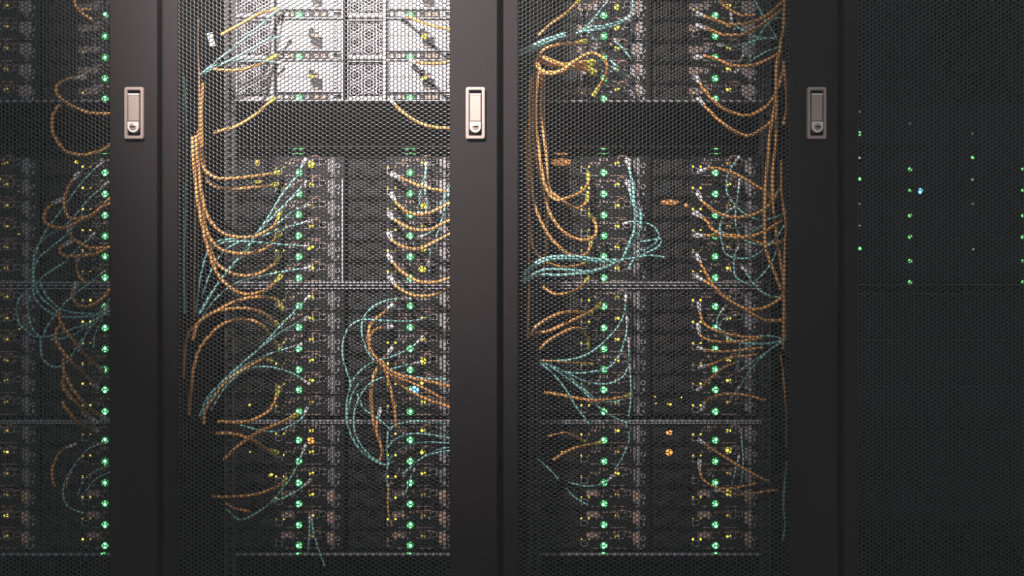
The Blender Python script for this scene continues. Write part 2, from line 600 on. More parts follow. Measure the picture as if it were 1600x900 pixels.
mid = [270, 303, 336, 368.5, 401, 434]
low = [478.5, 512, 545, 577.5, 609, 643]
bot = [687.5, 720.5, 754, 787, 820, 852]
up = [-9, 24, 56.5, 90, 123, 155]
CH = {}
LABS = {
    'top': ['topmost visible server chassis in the half hidden end cabinet', 'bright silver faced server chassis at the top of the lit cabinet',
            'topmost server chassis in the cabinet with the tangled orange bundle'],
    'mid': ['dark server chassis under the empty gap in the half hidden end cabinet', 'dark server chassis right below the empty gap under the silver servers',
            'dark server chassis crossed by a teal bundle, third cabinet along the row'],
    'low': ['server chassis between the two bright shelf lines, half hidden end cabinet', 'server chassis between the two bright shelf lines, below a bright yellow light',
            'server chassis with teal cables fanning from one point, third cabinet'],
    'bot': ['lowest server chassis in the half hidden end cabinet, nearly in darkness', 'lowest server chassis with tan connectors, under the brightly lit cabinet middle',
            'lowest server chassis with big amber lights, third cabinet along the row'],
}
for k in range(3):
    if k == 1:
        CH[k, 'top'] = chassis(k, 'top', [24, 89, 153.5], -40, 159, LABS['top'][k], hi=True)
    else:
        CH[k, 'top'] = chassis(k, 'top', up, -36, 159.5, LABS['top'][k])
    CH[k, 'mid'] = chassis(k, 'mid', mid, 228, 447, LABS['mid'][k], lip_refl=True)
    CH[k, 'low'] = chassis(k, 'low', low, 450, 658, LABS['low'][k])
    CH[k, 'bot'] = chassis(k, 'bot', bot, 660, 866.5, LABS['bot'][k])

r = CH[1, 'mid']
e_ = MB().box(-1.1 * S, 1.1 * S, -.006, -.0005, zof(440) - r.location.z, zof(279) - r.location.z, 'silver', .0003)
e_.build('edge_strip', r, ((535.6 - 539.5) * S, 0, 0))

# dark cabinet: taller nodes with tiny lights
def dark_chassis(top, nrow, label, lights):
    k = 3
    hgt = 71.5
    cx = XG[k] + (539.5 - 467) * S
    zb = zof(top + hgt * nrow)
    r = empty('server_chassis', (cx, .2, zb))
    tag(r, label, 'server', 'server chassis in the cabinets')
    w = 172.4 * S
    H = hgt * nrow * S
    MB().box(-w, w, .302, .62, 0, H, 'inner').box(-w, w, .003, .302, 0, .001, 'rail').build('enclosure', r)
    me = MB()
    me.box(-85.6, 85.6, 0, .30, -35, 35, 'hole')
    for a in range(6):
        me.box(-80 + a * 26.5, -56 + a * 26.5, -.003, 0, -31, 31, 'inner', .0)
    me = sc(me).mesh('server_node')
    nodes = {}
    for c in range(2):
        for i in range(nrow):
            n = link('server_node', me, r, ((c * 2 - 1) * 86.2 * S, 0, H - (i + .5) * hgt * S))
            nodes[c, i] = n
    for (px, py, kind) in lights:
        p = at(px, py, .2)
        c = 0 if p.x < cx else 1
        i = min(nrow - 1, max(0, int((py - top) / hgt)))
        n = nodes[c, i]
        me2 = {'g': LGS, 'w': LGT, 'G': LGM, 'b': LBL}[kind]
        link('status_light', me2, n, (p.x - cx - n.location.x, -.003, p.z - zb - n.location.z))
    return r


LGM = sc(MB().dome(0, 0, 0, 3.4, 3.4, .0024, 'greens', 10)).mesh('status_light')
LBL = sc(MB().dome(0, 0, 0, 4.2, 4.8, .0024, 'blue', 12)).mesh('status_light')
dl = [(1342, 175, 'w'), (1342, 209, 'G'), (1342, 247, 'w'), (1342, 280, 'g'), (1342, 318, 'w'), (1342, 352, 'w'), (1342, 389, 'G'),
      (1421, 193, 'w'), (1421, 265, 'G'), (1421, 298, 'g'), (1421, 337, 'G'), (1421, 370, 'G'), (1421, 408, 'G'), (1421, 441, 'G'),
      (1518, 209, 'w'), (1518, 247, 'g'), (1518, 281, 'w'), (1519, 318, 'w'), (1520, 390, 'w'),
      (1597, 265, 'g'), (1597, 298, 'g'), (1597, 337, 'g'), (1597, 370, 'G'), (1597, 408, 'g'), (1597, 441, 'g'), (1437, 299, 'b')]
dark_chassis(159, 4, 'unlit server chassis with rows of tiny green lights and one blue light', dl)
dark_chassis(460, 5, 'unlit server chassis without any lights, bottom of the dark cabinet', [])

# odd lights and imitated reflections: parts of their chassis
def extra(k, g, px, py, name, mn, rx, rz, y=-.0035, two=None):
    r = CH[k, g]
    p = at(px, py, .2)
    m = MB().dome(0, 0, 0, rx, rz, .0024, mn, 12)
    if two:
        m.dome(-.5, -.5, -.001, rx * .5, rz * .5, .0024, two, 12)
    o = link(name, sc(m).mesh(name), r, (p.x - r.location.x, y, p.z - r.location.z))
    return o


extra(1, 'mid', 487, 257, 'activity_light', 'yellow', 5.4, 6)
extra(1, 'mid', 484, 388, 'activity_light', 'yellow', 4.2, 4)
extra(1, 'mid', 487, 418, 'activity_light', 'yellow', 3.4, 4)
extra(1, 'mid', 662, 322, 'activity_light', 'yellow', 5, 4.6)
extra(1, 'mid', 661, 388, 'activity_light', 'yellow', 6, 5.4)
extra(1, 'mid', 660, 421, 'activity_light', 'yellow', 6, 5.4)
extra(1, 'top', 487, 120, 'activity_light', 'yellow', 4, 3, -.0048)
extra(1, 'top', 663, 58, 'activity_light', 'yellow', 4.4, 4.6, -.0048)
extra(1, 'top', 663, 123, 'activity_light', 'yellow', 4, 3, -.0048)
extra(1, 'low', 661, 564, 'activity_light', 'yellow', 5, 6)
extra(1, 'low', 660, 597, 'activity_light', 'yellow', 3.6, 4)
extra(1, 'low', 648, 609, 'locator_light', 'blue', 7, 6.4, -.0045, 'blue')
extra(1, 'bot', 486, 688, 'warning_light', 'amber', 6, 5.6)
extra(1, 'bot', 424, 742, 'warning_light', 'yellow', 4, 3)
extra(1, 'bot', 660, 706, 'activity_light', 'yellow', 3.4, 4.4)
extra(1, 'low', 390, 633, 'port_light', 'yellow', 2, 2, .0015)
extra(1, 'bot', 391, 706, 'port_light', 'yellow', 1.8, 1.8, .0015)
extra(1, 'mid', 402, 254, 'port_light', 'yellowd', 4, 6, .0015)
extra(1, 'mid', 403, 284, 'port_light', 'yellowd', 7, 3, .0015)
extra(2, 'mid', 877, 253, 'amber_reflection', 'amber_refl', 16, 6, .0015, 'amber_refl')  # these amber ellipses glow in place of reflected light
extra(2, 'mid', 877, 240, 'amber_reflection', 'amber_refl', 12, 1.6, .0015)
extra(2, 'mid', 1047, 316, 'amber_reflection', 'amber_refl', 15, 4.4, .0015, 'amber_refl')
extra(2, 'mid', 1073, 321, 'amber_reflection', 'amber_refl', 4, 4, .0015)
extra(2, 'low', 1023, 620, 'port_light', 'amber', 2, 1.6, .0015)
extra(2, 'low', 1025, 630, 'port_light', 'yellow', 1.6, 1.6, .0015)
extra(2, 'low', 1046, 632, 'port_light', 'yellow', 4, 2, .0015)
extra(2, 'low', 1065, 621, 'port_light', 'yellow', 1.2, 1.2, .0015)
extra(2, 'bot', 1046, 676, 'warning_light', 'amber', 5.4, 3.8, .001)
extra(2, 'bot', 1046, 707, 'warning_light', 'amber', 6, 5.2, .001)
extra(2, 'bot', 1137, 703, 'activity_light', 'yellow', 5.6, 5)
extra(2, 'bot', 1138, 767, 'activity_light', 'yellow', 4, 4)
extra(2, 'bot', 879, 708, 'port_light', 'yellow', 4, 2.8, .0015)
extra(2, 'top', 963, 12, 'activity_light', 'yellow', 4, 5)
extra(2, 'top', 963, 44, 'activity_light', 'yellow', 4, 4.6)
extra(0, 'mid', 119, 253, 'port_light', 'yellow', 3, 3, .0015)
for (x, y) in ((4, 256), (2, 280), (31, 300), (31, 366), (4, 461), (3, 494), (33, 482), (32, 514)):
    extra(0, 'mid' if y < 447 else 'low', x, y, 'port_light', 'yellowd', 1.5, 1.5)


# ---------------------------------------------------------------- cables
def smooth(pts, sub=6):
    P_ = [Vector(p) for p in pts]
    Q = [P_[0] * 2 - P_[1]] + P_ + [P_[-1] * 2 - P_[-2]]
    out = []
    for i in range(1, len(Q) - 2):
        a, b, c, d = Q[i - 1], Q[i], Q[i + 1], Q[i + 2]
        for s_ in range(sub):
            t = s_ / sub
            out.append(0.5 * ((2 * b) + (c - a) * t + (2 * a - 5 * b + 4 * c - d) * t * t + (3 * b - a - 3 * c + d) * t ** 3))
    out.append(P_[-1])
    return out


ORD = ['first', 'second', 'third', 'fourth', 'fifth', 'sixth']
CABN = ['end cabinet', 'lit cabinet', 'third cabinet']
cnt = [0]
LAID = {}
EDGE = ((170, 174), (703, 706), (1230, 1234))


def cable(color, k, col, phrase, pts, plug='s', rad=None, y0=None):
    """pts: pixel track; plug: which ends reach a socket (s, e, b, n); col: 0 hinge side, 1 handle side"""
    i = cnt[0]
    cnt[0] += 1
    pts = list(pts)
    for end in (0, -1):
        x, y = pts[end]
        if any(a <= x <= b for a, b in EDGE):
            q = pts[1] if end == 0 else pts[-2]
            sl = (y - q[1]) / max(abs(x - q[0]), 4)
            ex = (x + 16, y + max(-8, min(8, sl * 16)))
            if end == 0:
                pts.insert(0, ex)
            else:
                pts.append(ex)
    base = y0 if y0 is not None else (.088 if color == 'orange' else .118) + ((i * 37) % 11 - 5) * .005
    L = [0]
    for a, b in zip(pts, pts[1:]):
        L.append(L[-1] + math.hypot(b[0] - a[0], b[1] - a[1]))
    T = L[-1]
    rad = rad or (.0034 if color == 'orange' else .0020)
    best = None
    prev = LAID.setdefault(k, [])
    for dd in (0, .012, -.012, .022, -.022, .034, -.034, .046, -.046, .058, .070):
        bd = base + dd
        if not .042 < bd < .165:
            continue
        w = []
        for (x, y), l in zip(pts, L):
            dep = bd
            if plug in 'sb':
                u = min(1, l / min(60, T * .6)); dep = .180 + (dep - .180) * (u * u * (3 - 2 * u))
            if plug in 'eb':
                u = min(1, (T - l) / min(60, T * .6)); dep = .180 + (dep - .180) * (u * u * (3 - 2 * u))
            w.append(at(x, y, dep))
        cand = smooth(w)
        gap = 1.0
        for q in cand:
            for kd, r_ in prev:
                gap = min(gap, kd.find(q)[2] - r_ - rad)
        if best is None or gap > best[0]:
            best = (gap, cand)
        if gap > .0015:
            break
    path = best[1]
    dense = [a_.lerp(b_, t_ / 3) for a_, b_ in zip(path, path[1:]) for t_ in range(3)]
    kd = KDTree(len(dense))
    for n_, q in enumerate(dense):
        kd.insert(q, n_)
    kd.balance()
    prev.append((kd, rad))
    # origin at the first point
    o0 = path[0].copy()
    m = MB().tube([p - o0 for p in path], rad, color, 7)
    o = m.build('network_cable', None, o0)
    # label
    ends = pts[0] if plug in 'sbn' else pts[-1]
    ey = ends[1]
    lab = '%s cable %s, %s, %s' % (color, phrase, COLN[col].replace(' column', ''), CABN[k])
    tag(o, lab, 'cable', '%s network cables in the cabinets' % color)
    for e in (('s', 0, 1), ('e', -1, -2)):
        if plug in (e[0], 'b'):
            a, b = path[e[1]] - o0, path[e[2] * 2] - o0
            t = (b - a).normalized()
            pm = 'wplug' if (color == 'teal' or col == 1) else 'yplug'
            r2 = rad * 1.35
            q = MB().tube([a - t * .003, a + t * .010, a + t * .0102, a + t * .022], [r2 * 1.25, r2 * 1.25, r2, rad * 1.05], pm, 6, False)
            q.build('plug', o)
    return o


def O(*a, **k): return cable('orange', *a, **k)
def Tl(*a, **k): return cable('teal', *a, **k)


# end cabinet (0), handle side
O(0, 1, 'dropping in from the top edge beside a green light', [(116, -12), (118, 8), (128, 20), (146, 32)], 'n', .0022)
O(0, 1, 'arching over to the topmost green light', [(120, 16), (140, 15), (153, 20), (166, 31)], 'e', .0024)
O(0, 1, 'curling round just above the upper shelf line', [(131, 121), (108, 123), (92, 130), (88, 142), (96, 155), (115, 167), (140, 176), (172, 178)], 's')
O(0, 1, 'in a big open loop through the empty gap', [(93, 163), (83, 180), (81, 200), (89, 220), (105, 237), (130, 242), (155, 236), (172, 226)], 'n')
O(0, 1, 'hooking down and up below the empty gap', [(122, 272), (108, 290), (101, 312), (104, 335), (115, 342), (140, 338), (160, 322), (172, 310)])
O(0, 1, 'in a fat horizontal loop beside the third light down', [(97, 312), (80, 320), (68, 338), (75, 350), (95, 356), (115, 350), (140, 338), (172, 318)])
O(0, 1, 'sagging into the stile below the fat loop', [(107, 355), (112, 370), (130, 383), (150, 388), (172, 386)])
O(0, 1, 'in a flat small loop under the fat loop', [(111, 378), (97, 385), (94, 393), (105, 400), (130, 399), (150, 396), (172, 386)])
O(0, 1, 'short and upright just above the double shelf line', [(121, 405), (120, 420), (126, 435), (134, 442)], 's', .0028)
O(0, 1, 'looping just below the double shelf line', [(120, 443), (113, 460), (118, 473), (130, 479), (150, 474), (165, 462), (172, 452)])
O(0, 1, 'slanting down under the teal tangle, uppermost of its fan', [(95, 483), (92, 495), (100, 512), (115, 532), (135, 556), (160, 578)], 'e')
O(0, 1, 'slanting down, second of the orange fan', [(93, 508), (86, 525), (95, 545), (112, 565), (135, 588), (152, 606)], 'e')
O(0, 1, 'slanting down, third of the orange fan', [(98, 560), (100, 580), (112, 605), (130, 628), (150, 645), (166, 655)], 'e')
O(0, 1, 'slanting down, fourth of the orange fan', [(100, 587), (97, 600), (105, 615), (120, 630), (137, 648), (150, 660)], 'e')
O(0, 1, 'slanting down, lowest of the orange fan', [(96, 627), (105, 640), (125, 662), (152, 672)], 'e')
O(0, 1, 'close under the fourth of the orange fan', [(101, 600), (104, 610), (116, 624), (128, 638), (133, 648)], 'e', .0024)
O(0, 1, 'thin and dim, arching in the lowest chassis', [(116, 695), (98, 702), (86, 720), (81, 740), (86, 762)], 's', .0024)
O(0, 1, 'thin and faint, inside the dim arch', [(112, 738), (106, 748), (103, 762)], 'n', .0015)
Tl(0, 1, 'sweeping from the uppermost white plug down and back', [(160, 253), (140, 272), (120, 295), (95, 330), (72, 360), (58, 390), (50, 430), (55, 465), (75, 486), (100, 495), (140, 494), (172, 486)])
Tl(0, 1, 'descending from the second white plug', [(168, 286), (140, 310), (105, 350), (70, 372), (55, 395), (49, 440)])
Tl(0, 1, 'running down from under the fat orange loop', [(128, 338), (100, 370), (75, 390), (60, 405), (52, 430), (62, 462), (90, 487)], 's')
Tl(0, 1, 'in the widest loop, swinging far from the stile', [(148, 365), (120, 390), (100, 410), (70, 430), (52, 448), (35, 460), (26, 480), (30, 505), (45, 520), (62, 527), (90, 522), (125, 510), (150, 500), (168, 478)], 'b')
Tl(0, 1, 'dangling lowest in a hook below the tangle', [(47, 462), (43, 480), (50, 512), (62, 528), (64, 548), (68, 562), (80, 572), (96, 572), (108, 562), (118, 545), (140, 515), (160, 490)], 'e')
Tl(0, 1, 'swinging across under the double shelf line', [(62, 440), (75, 465), (95, 482), (120, 489), (172, 491)], 'n')
Tl(0, 1, 'rising from the loop knot towards the shelf line', [(66, 527), (75, 508), (88, 490), (105, 470), (140, 442), (163, 425)], 'e')
Tl(0, 1, 'curving flat along the bottom of the tangle', [(78, 531), (105, 527), (130, 514), (160, 494)], 'e')
Tl(0, 1, 'leaving the lowest chassis light in a steep arc', [(162, 692), (140, 700), (125, 715), (118, 725), (105, 745), (98, 770), (107, 792), (130, 802)], 's', .0017)
Tl(0, 1, 'hanging steeply behind the tangle near the stile', [(170, 470), (150, 495), (135, 520), (122, 550)], 's', .0017)
Tl(0, 1, 'slim and upright behind the tangle at the stile', [(168, 478), (158, 500), (148, 525), (146, 545)], 's', .0015)
Tl(0, 1, 'dim in a slack pair, upper one, lowest chassis', [(168, 728), (145, 738), (130, 752), (122, 772)], 's', .0015)
Tl(0, 1, 'dim in a slack pair, lower one, lowest chassis', [(170, 738), (150, 748), (138, 762), (125, 778)], 's', .0015)

# lit cabinet (1), hinge side
O(1, 0, 'rising to the silver servers, uppermost', [(436, 15), (410, 20), (380, 36), (346, 54)])
O(1, 0, 'sagging from the second silver server', [(430, 87), (410, 98), (385, 107), (360, 110), (333, 108)])
O(1, 0, 'falling from the upper shelf line into the gap', [(427, 155), (400, 178), (370, 197), (334, 207)])
O(1, 0, 'running level to the first port below the gap', [(436, 270), (400, 275), (360, 279), (335, 277), (320, 265), (313, 250), (310, 205)])
O(1, 0, 'running level just under the first level one', [(432, 288), (385, 294), (350, 294), (330, 288), (321, 272), (316, 240), (315, 212)])
O(1, 0, 'in the highest of four stacked bowls', [(437, 332), (430, 350), (410, 365), (385, 371), (355, 367), (332, 350), (319, 322), (311, 270), (306, 212)])
O(1, 0, 'in the second of four stacked bowls', [(437, 366), (415, 388), (385, 396), (355, 393), (334, 380), (320, 352), (308, 290), (303, 214)])
O(1, 0, 'in the third of four stacked bowls', [(437, 400), (430, 410), (412, 424), (385, 431), (355, 424), (335, 405), (325, 370), (314, 310), (308, 230)])
O(1, 0, 'in the lowest of four stacked bowls', [(438, 432), (425, 446), (405, 457), (378, 459), (352, 443), (335, 418), (320, 370), (307, 300), (300, 214)])
O(1, 0, 'hanging straight down beside the bowls', [(309, 205), (306, 300), (304, 400), (303, 500)], 'n', .0020)
O(1, 0, 'thin and straight, top corner behind the mesh', [(310, 30), (309, 70), (311, 130), (311, 205)], 'n', .0022)
O(1, 0, 'thick and straight, just above the bowls', [(317, 130), (316, 150), (315, 175), (316, 230)], 'n', .0030)
O(1, 0, 'arching highest under the double shelf line', [(441, 482), (430, 468), (405, 464), (370, 470), (335, 488), (310, 505), (295, 520), (289, 545), (286, 590)])
O(1, 0, 'arching second under the double shelf line', [(434, 510), (415, 492), (385, 482), (350, 484), (325, 492), (308, 508), (302, 532)])
O(1, 0, 'arching widest, third under the double shelf line', [(437, 547), (420, 520), (400, 503), (375, 499), (350, 505), (330, 522), (312, 545), (303, 575), (298, 610), (296, 650)])
O(1, 0, 'bending down onto the lower shelf line', [(436, 606), (430, 625), (420, 642), (400, 654), (375, 660), (340, 658)])
O(1, 0, 'crossing the lower shelf line on a slant', [(463, 648), (440, 660), (410, 672), (385, 687), (365, 703), (350, 718)])
O(1, 0, 'dipping below the lower shelf line to a yellow light', [(432, 708), (415, 700), (395, 688), (365, 678), (338, 677)])
O(1, 0, 'running level in the lowest chassis', [(447, 745), (442, 755), (420, 766), (390, 774), (350, 776), (332, 775)], rad=.0028)
O(1, 0, 'short and dim below the level one', [(352, 785), (370, 795), (392, 799)], 'n', .0026)
O(1, 0, 'inside the big teal fan', [(425, 563), (410, 562), (385, 575), (355, 595), (335, 620), (322, 640), (319, 662)], 's', .0028)
Tl(1, 0, 'rising steepest across the silver servers', [(440, 10), (400, 45), (360, 78), (335, 98), (313, 117)])
Tl(1, 0, 'lying close below the steepest one', [(450, 55), (420, 62), (380, 84), (345, 101), (311, 118)])
Tl(1, 0, 'in a low arch over the sagging orange one', [(440, 98), (400, 95), (370, 94), (345, 99), (318, 113)])
Tl(1, 0, 'from the highest white plug, fanning down', [(477, 250), (460, 280), (440, 305), (420, 338), (395, 375), (380, 395), (350, 430), (330, 460), (313, 490)], 's', .0024)
Tl(1, 0, 'from the second white plug, fanning down', [(478, 285), (455, 310), (430, 335), (405, 362), (385, 392), (355, 425), (330, 458), (310, 492)], 's', .0023)
Tl(1, 0, 'bowed, from the third plug of the fan', [(480, 320), (455, 333), (425, 355), (395, 370), (360, 385), (340, 405), (327, 430), (315, 465)])
Tl(1, 0, 'from the fourth plug of the fan, slack', [(485, 345), (440, 358), (405, 369), (356, 374), (335, 380), (322, 400), (312, 440), (306, 490)])
Tl(1, 0, 'nearly level behind the second bowl', [(480, 385), (440, 382), (395, 378), (355, 378), (332, 386)])
Tl(1, 0, 'bowed just above the double shelf line', [(485, 418), (445, 424), (405, 432), (375, 440), (350, 455), (330, 475), (316, 494)])
Tl(1, 0, 'rising to the plug under the double shelf line', [(482, 464), (460, 487), (435, 513), (405, 545), (385, 562), (350, 595), (325, 620), (312, 650)])
Tl(1, 0, 'second of the big lower fan', [(480, 496), (455, 510), (430, 525), (400, 550), (370, 575), (335, 610), (317, 645)])
Tl(1, 0, 'third of the big lower fan', [(470, 538), (430, 550), (405, 560), (375, 577), (340, 610), (314, 655)])
Tl(1, 0, 'arching over, lowest of the big lower fan', [(482, 600), (460, 585), (430, 575), (405, 573), (380, 580), (352, 605), (330, 640)])
Tl(1, 0, 'sagging along the lower shelf line', [(480, 638), (470, 655), (455, 665), (430, 674), (405, 672), (375, 664)])
Tl(1, 0, 'hanging straight down beside the hinge stile', [(287, 120), (291, 200), (290, 300), (287, 420), (289, 490)], 'n', .0026)
Tl(1, 0, 'steep from the amber light down', [(477, 697), (465, 725), (452, 750), (438, 768), (424, 784)])
Tl(1, 0, 'curving slackly through the lowest chassis', [(485, 750), (460, 770), (425, 785), (400, 802), (375, 812), (354, 796)])
Tl(1, 0, 'dangling at the very bottom, outward', [(486, 806), (492, 840), (507, 884)], 's')
Tl(1, 0, 'dangling at the very bottom, upright', [(484, 806), (483, 840), (480, 868)], 's', .0016)

# lit cabinet (1), handle side
O(1, 1, 'crossing the uppermost silver server', [(625, 22), (650, 31), (675, 40), (705, 46)])
O(1, 1, 'crossing the second silver server', [(642, 95), (665, 99), (685, 99), (705, 96)])
O(1, 1, 'falling from the upper shelf line to the stile', [(610, 156), (630, 176), (655, 192), (680, 199), (705, 200)])
O(1, 1, 'slanting from the first port below the gap', [(613, 272), (630, 280), (655, 290), (680, 296), (705, 300)])
O(1, 1, 'drooping, second below the gap', [(612, 304), (622, 320), (640, 333), (665, 334), (690, 324), (705, 316)])
O(1, 1, 'drooping, third below the gap', [(609, 335), (620, 346), (645, 358), (670, 359), (690, 350), (705, 343)])
O(1, 1, 'drooping, fourth below the gap', [(608, 365), (615, 378), (635, 387), (655, 389), (675, 380), (705, 365)])
O(1, 1, 'drooping, fifth below the gap', [(608, 400), (618, 415), (635, 430), (655, 440), (680, 441), (705, 434)])
O(1, 1, 'drooping across the double shelf line', [(610, 434), (622, 450), (645, 461), (670, 462), (690, 456), (705, 448)])
O(1, 1, 'in an S bend, upper one, below the double shelf', [(613, 478), (595, 492), (580, 506), (575, 525), (578, 545), (590, 562), (610, 580), (640, 590), (670, 596), (705, 605)])
O(1, 1, 'in an S bend, lower one, below the double shelf', [(612, 511), (592, 513), (580, 522), (578, 538), (587, 560), (605, 582), (625, 600), (645, 614), (670, 625), (705, 637)])
O(1, 1, 'running down inside the teal ring', [(612, 544), (600, 560), (586, 582), (580, 610), (582, 650), (590, 680), (598, 706)])
O(1, 1, 'running down beside the ring, to the shelf', [(596, 562), (606, 590), (615, 630), (620, 668)], 'n')
O(1, 1, 'slanting across the blue light', [(598, 566), (615, 585), (640, 597), (670, 610), (698, 628), (705, 634)], 'n', .0028)
O(1, 1, 'short, ending in the lowest chassis', [(594, 640), (589, 665), (594, 690), (597, 708), (591, 724)], 's', .0028)
O(1, 1, 'upright in the lowest chassis', [(610, 752), (606, 775), (607, 800), (612, 822)], 'n', .0022)
Tl(1, 1, 'wrapping round the orange S bends', [(640, 467), (610, 468), (582, 480), (567, 500), (566, 525), (575, 550), (590, 568), (615, 582), (660, 591), (698, 593)])
Tl(1, 1, 'looping highest and farthest from the stile', [(668, 497), (640, 502), (600, 501), (565, 500), (545, 512), (536, 535), (536, 560), (545, 590), (549, 606)])
Tl(1, 1, 'forming the outside of the ring', [(660, 527), (640, 545), (610, 558), (580, 567), (558, 585), (547, 605), (541, 640), (545, 670), (560, 700), (588, 722), (608, 727)])
Tl(1, 1, 'forming the second turn of the ring', [(655, 566), (630, 572), (600, 580), (570, 592), (555, 608), (546, 630), (543, 655), (550, 682), (570, 710), (600, 726)])
Tl(1, 1, 'forming the inside of the ring', [(606, 587), (580, 598), (562, 620), (553, 650), (556, 680), (572, 706), (594, 723)], 'n')
Tl(1, 1, 'cutting across the ring on a slant', [(558, 615), (568, 638), (585, 650), (600, 662), (611, 672)], 'n')
Tl(1, 1, 'arching along just under the lower shelf', [(608, 670), (625, 662), (650, 658), (680, 660), (705, 667)], 'n')
Tl(1, 1, 'arching second under the lower shelf', [(604, 702), (616, 688), (640, 678), (670, 679), (705, 685)], 'n')
Tl(1, 1, 'arching third under the lower shelf', [(607, 727), (613, 712), (635, 697), (665, 691), (705, 693)], 'n')
Tl(1, 1, 'climbing to the stile past a yellow light', [(628, 742), (645, 727), (665, 712), (690, 701), (705, 700)], 'n')
Tl(1, 1, 'running flat into the stile, lowest chassis', [(650, 722), (670, 711), (690, 706), (705, 704)], 'n')
Tl(1, 1, 'hanging from the knot of the ring', [(607, 672), (604, 700), (606, 725), (603, 745), (607, 765), (610, 785)], 'n')
Tl(1, 1, 'short, dangling below the lowest arch', [(648, 733), (640, 750), (636, 765), (630, 775)], 's', .0016)
Tl(1, 1, 'upright from the highest white plug', [(667, 255), (663, 280), (657, 298), (656, 320)], 's', .0024)
Tl(1, 1, 'upright and short from the second plug', [(666, 287), (664, 300), (668, 318), (665, 335)], 's', .0022)
Tl(1, 1, 'coming from behind the stile, uppermost', [(703, 292), (690, 318), (672, 334), (655, 333)], 'e', .0024)
Tl(1, 1, 'dropping longest down to a yellow light', [(703, 300), (693, 335), (685, 362), (675, 388), (669, 414)], 'e', .0024)
Tl(1, 1, 'curving in from the stile over drooping orange', [(703, 310), (690, 346), (675, 362), (652, 372)], 'e', .0022)

# third cabinet (2), hinge side
O(2, 0, 'dim, coming down from the top edge', [(905, 0), (885, 20), (860, 38), (840, 56)], 's', .0026)
O(2, 0, 'arching over the knot', [(914, 65), (890, 68), (870, 70), (850, 78), (838, 94), (838, 112)])
O(2, 0, 'looping right round beyond the knot', [(928, 148), (937, 134), (946, 120), (949, 104), (943, 92), (930, 84), (915, 85), (896, 96), (880, 102), (862, 95), (843, 86)])
O(2, 0, 'straight through the knot, upper', [(922, 102), (905, 100), (885, 101), (860, 102), (842, 94)], 's', .0048)
O(2, 0, 'straight through the knot, lower', [(928, 114), (912, 108), (890, 104), (868, 98), (848, 89)], 's', .0048)
O(2, 0, 'bulging under the knot', [(926, 98), (908, 98), (890, 106), (872, 113), (852, 113), (838, 104)], 's', .0048)
O(2, 0, 'thick at the bottom of the knot', [(892, 100), (880, 110), (862, 115), (846, 112), (839, 98)], 'n', .0048)
O(2, 0, 'hanging straight at the hinge stile', [(836, 112), (830, 180), (826, 240), (824, 300), (826, 380), (826, 450), (824, 530)], 'n', .0024)
O(2, 0, 'hanging from the knot to the first port', [(919, 272), (918, 288), (908, 300), (890, 308), (868, 312), (852, 290), (843, 240), (837, 180), (841, 114)])
O(2, 0, 'hanging from the knot to the second port', [(919, 303), (915, 318), (900, 326), (885, 318), (868, 305), (857, 290), (852, 230), (845, 180), (847, 114)])
O(2, 0, 'hanging from the knot, hooking up to a port', [(918, 333), (926, 342), (932, 356), (929, 369), (915, 375), (895, 371), (875, 357), (857, 328), (847, 290), (836, 240), (831, 180), (834, 114)])
O(2, 0, 'hanging in the longest bowl above the teal bundle', [(922, 372), (922, 386), (914, 398), (898, 400), (880, 391), (860, 371), (845, 345), (834, 315), (829, 270), (827, 180), (829, 120)])
O(2, 0, 'behind the teal bundle, dim bowl', [(919, 405), (905, 414), (880, 417), (857, 411), (842, 400), (831, 380), (827, 330), (823, 270), (822, 200)], rad=.0028)
O(2, 0, 'inner strand falling straight past the bowls', [(851, 114), (850, 180), (855, 250), (857, 300), (853, 360), (852, 400), (846, 432)], 'n', .0026)
O(2, 0, 'dim and hanging across the double shelf line', [(919, 434), (905, 450), (885, 458), (866, 459), (848, 448)], rad=.0026)
O(2, 0, 'rising to the light under the double shelf line', [(938, 476), (920, 488), (900, 498), (870, 512), (850, 519), (836, 519)])
O(2, 0, 'arched above the rising one', [(924, 490), (910, 488), (890, 487), (868, 492), (850, 501), (836, 512), (828, 524)])
O(2, 0, 'dim, arched below the rising one', [(920, 541), (918, 528), (909, 515), (895, 513), (872, 523), (855, 534), (843, 546)], rad=.0028)
O(2, 0, 'nearly level above the lower shelf line', [(985, 617), (955, 624), (930, 626), (905, 623), (875, 617), (850, 613)])
O(2, 0, 'thin and straight from the teal fan point', [(925, 569), (900, 567), (875, 565), (846, 563)], 's', .0020)
O(2, 0, 'slanting up in the lowest chassis', [(938, 692), (905, 698), (882, 707), (864, 719)], rad=.0028)
O(2, 0, 'faint and bent under the lower shelf line', [(915, 690), (895, 680), (880, 676), (856, 682)], 's', .0018)
Tl(2, 0, 'in the slanting pair at the hinge stile, upper', [(884, 52), (858, 60), (835, 70), (806, 82)], 'n', .0031, .060)
Tl(2, 0, 'in the slanting pair at the hinge stile, lower', [(884, 56), (862, 64), (840, 74), (806, 88)], 'n', .0031, .060)
Tl(2, 0, 'rising from the upper tangle to a white plug', [(988, 22), (970, 33), (945, 40), (920, 43), (900, 52)], 's', .0026)
Tl(2, 0, 'second of the rising strands in the upper tangle', [(985, 30), (962, 40), (935, 46), (905, 50)], 's', .0024)
Tl(2, 0, 'slanting steeply out of the top edge', [(950, 0), (935, 20), (920, 38), (905, 50)], 's')
Tl(2, 0, 'dropping from the upper tangle to a light', [(945, 85), (932, 64), (915, 46)], 's')
Tl(2, 0, 'upright at the top, by the chassis middle', [(987, -6), (989, 10), (983, 28)], 'n')
Tl(2, 0, 'short slant beside a yellow light, upper tangle', [(960, 62), (975, 78), (986, 92)], 's')
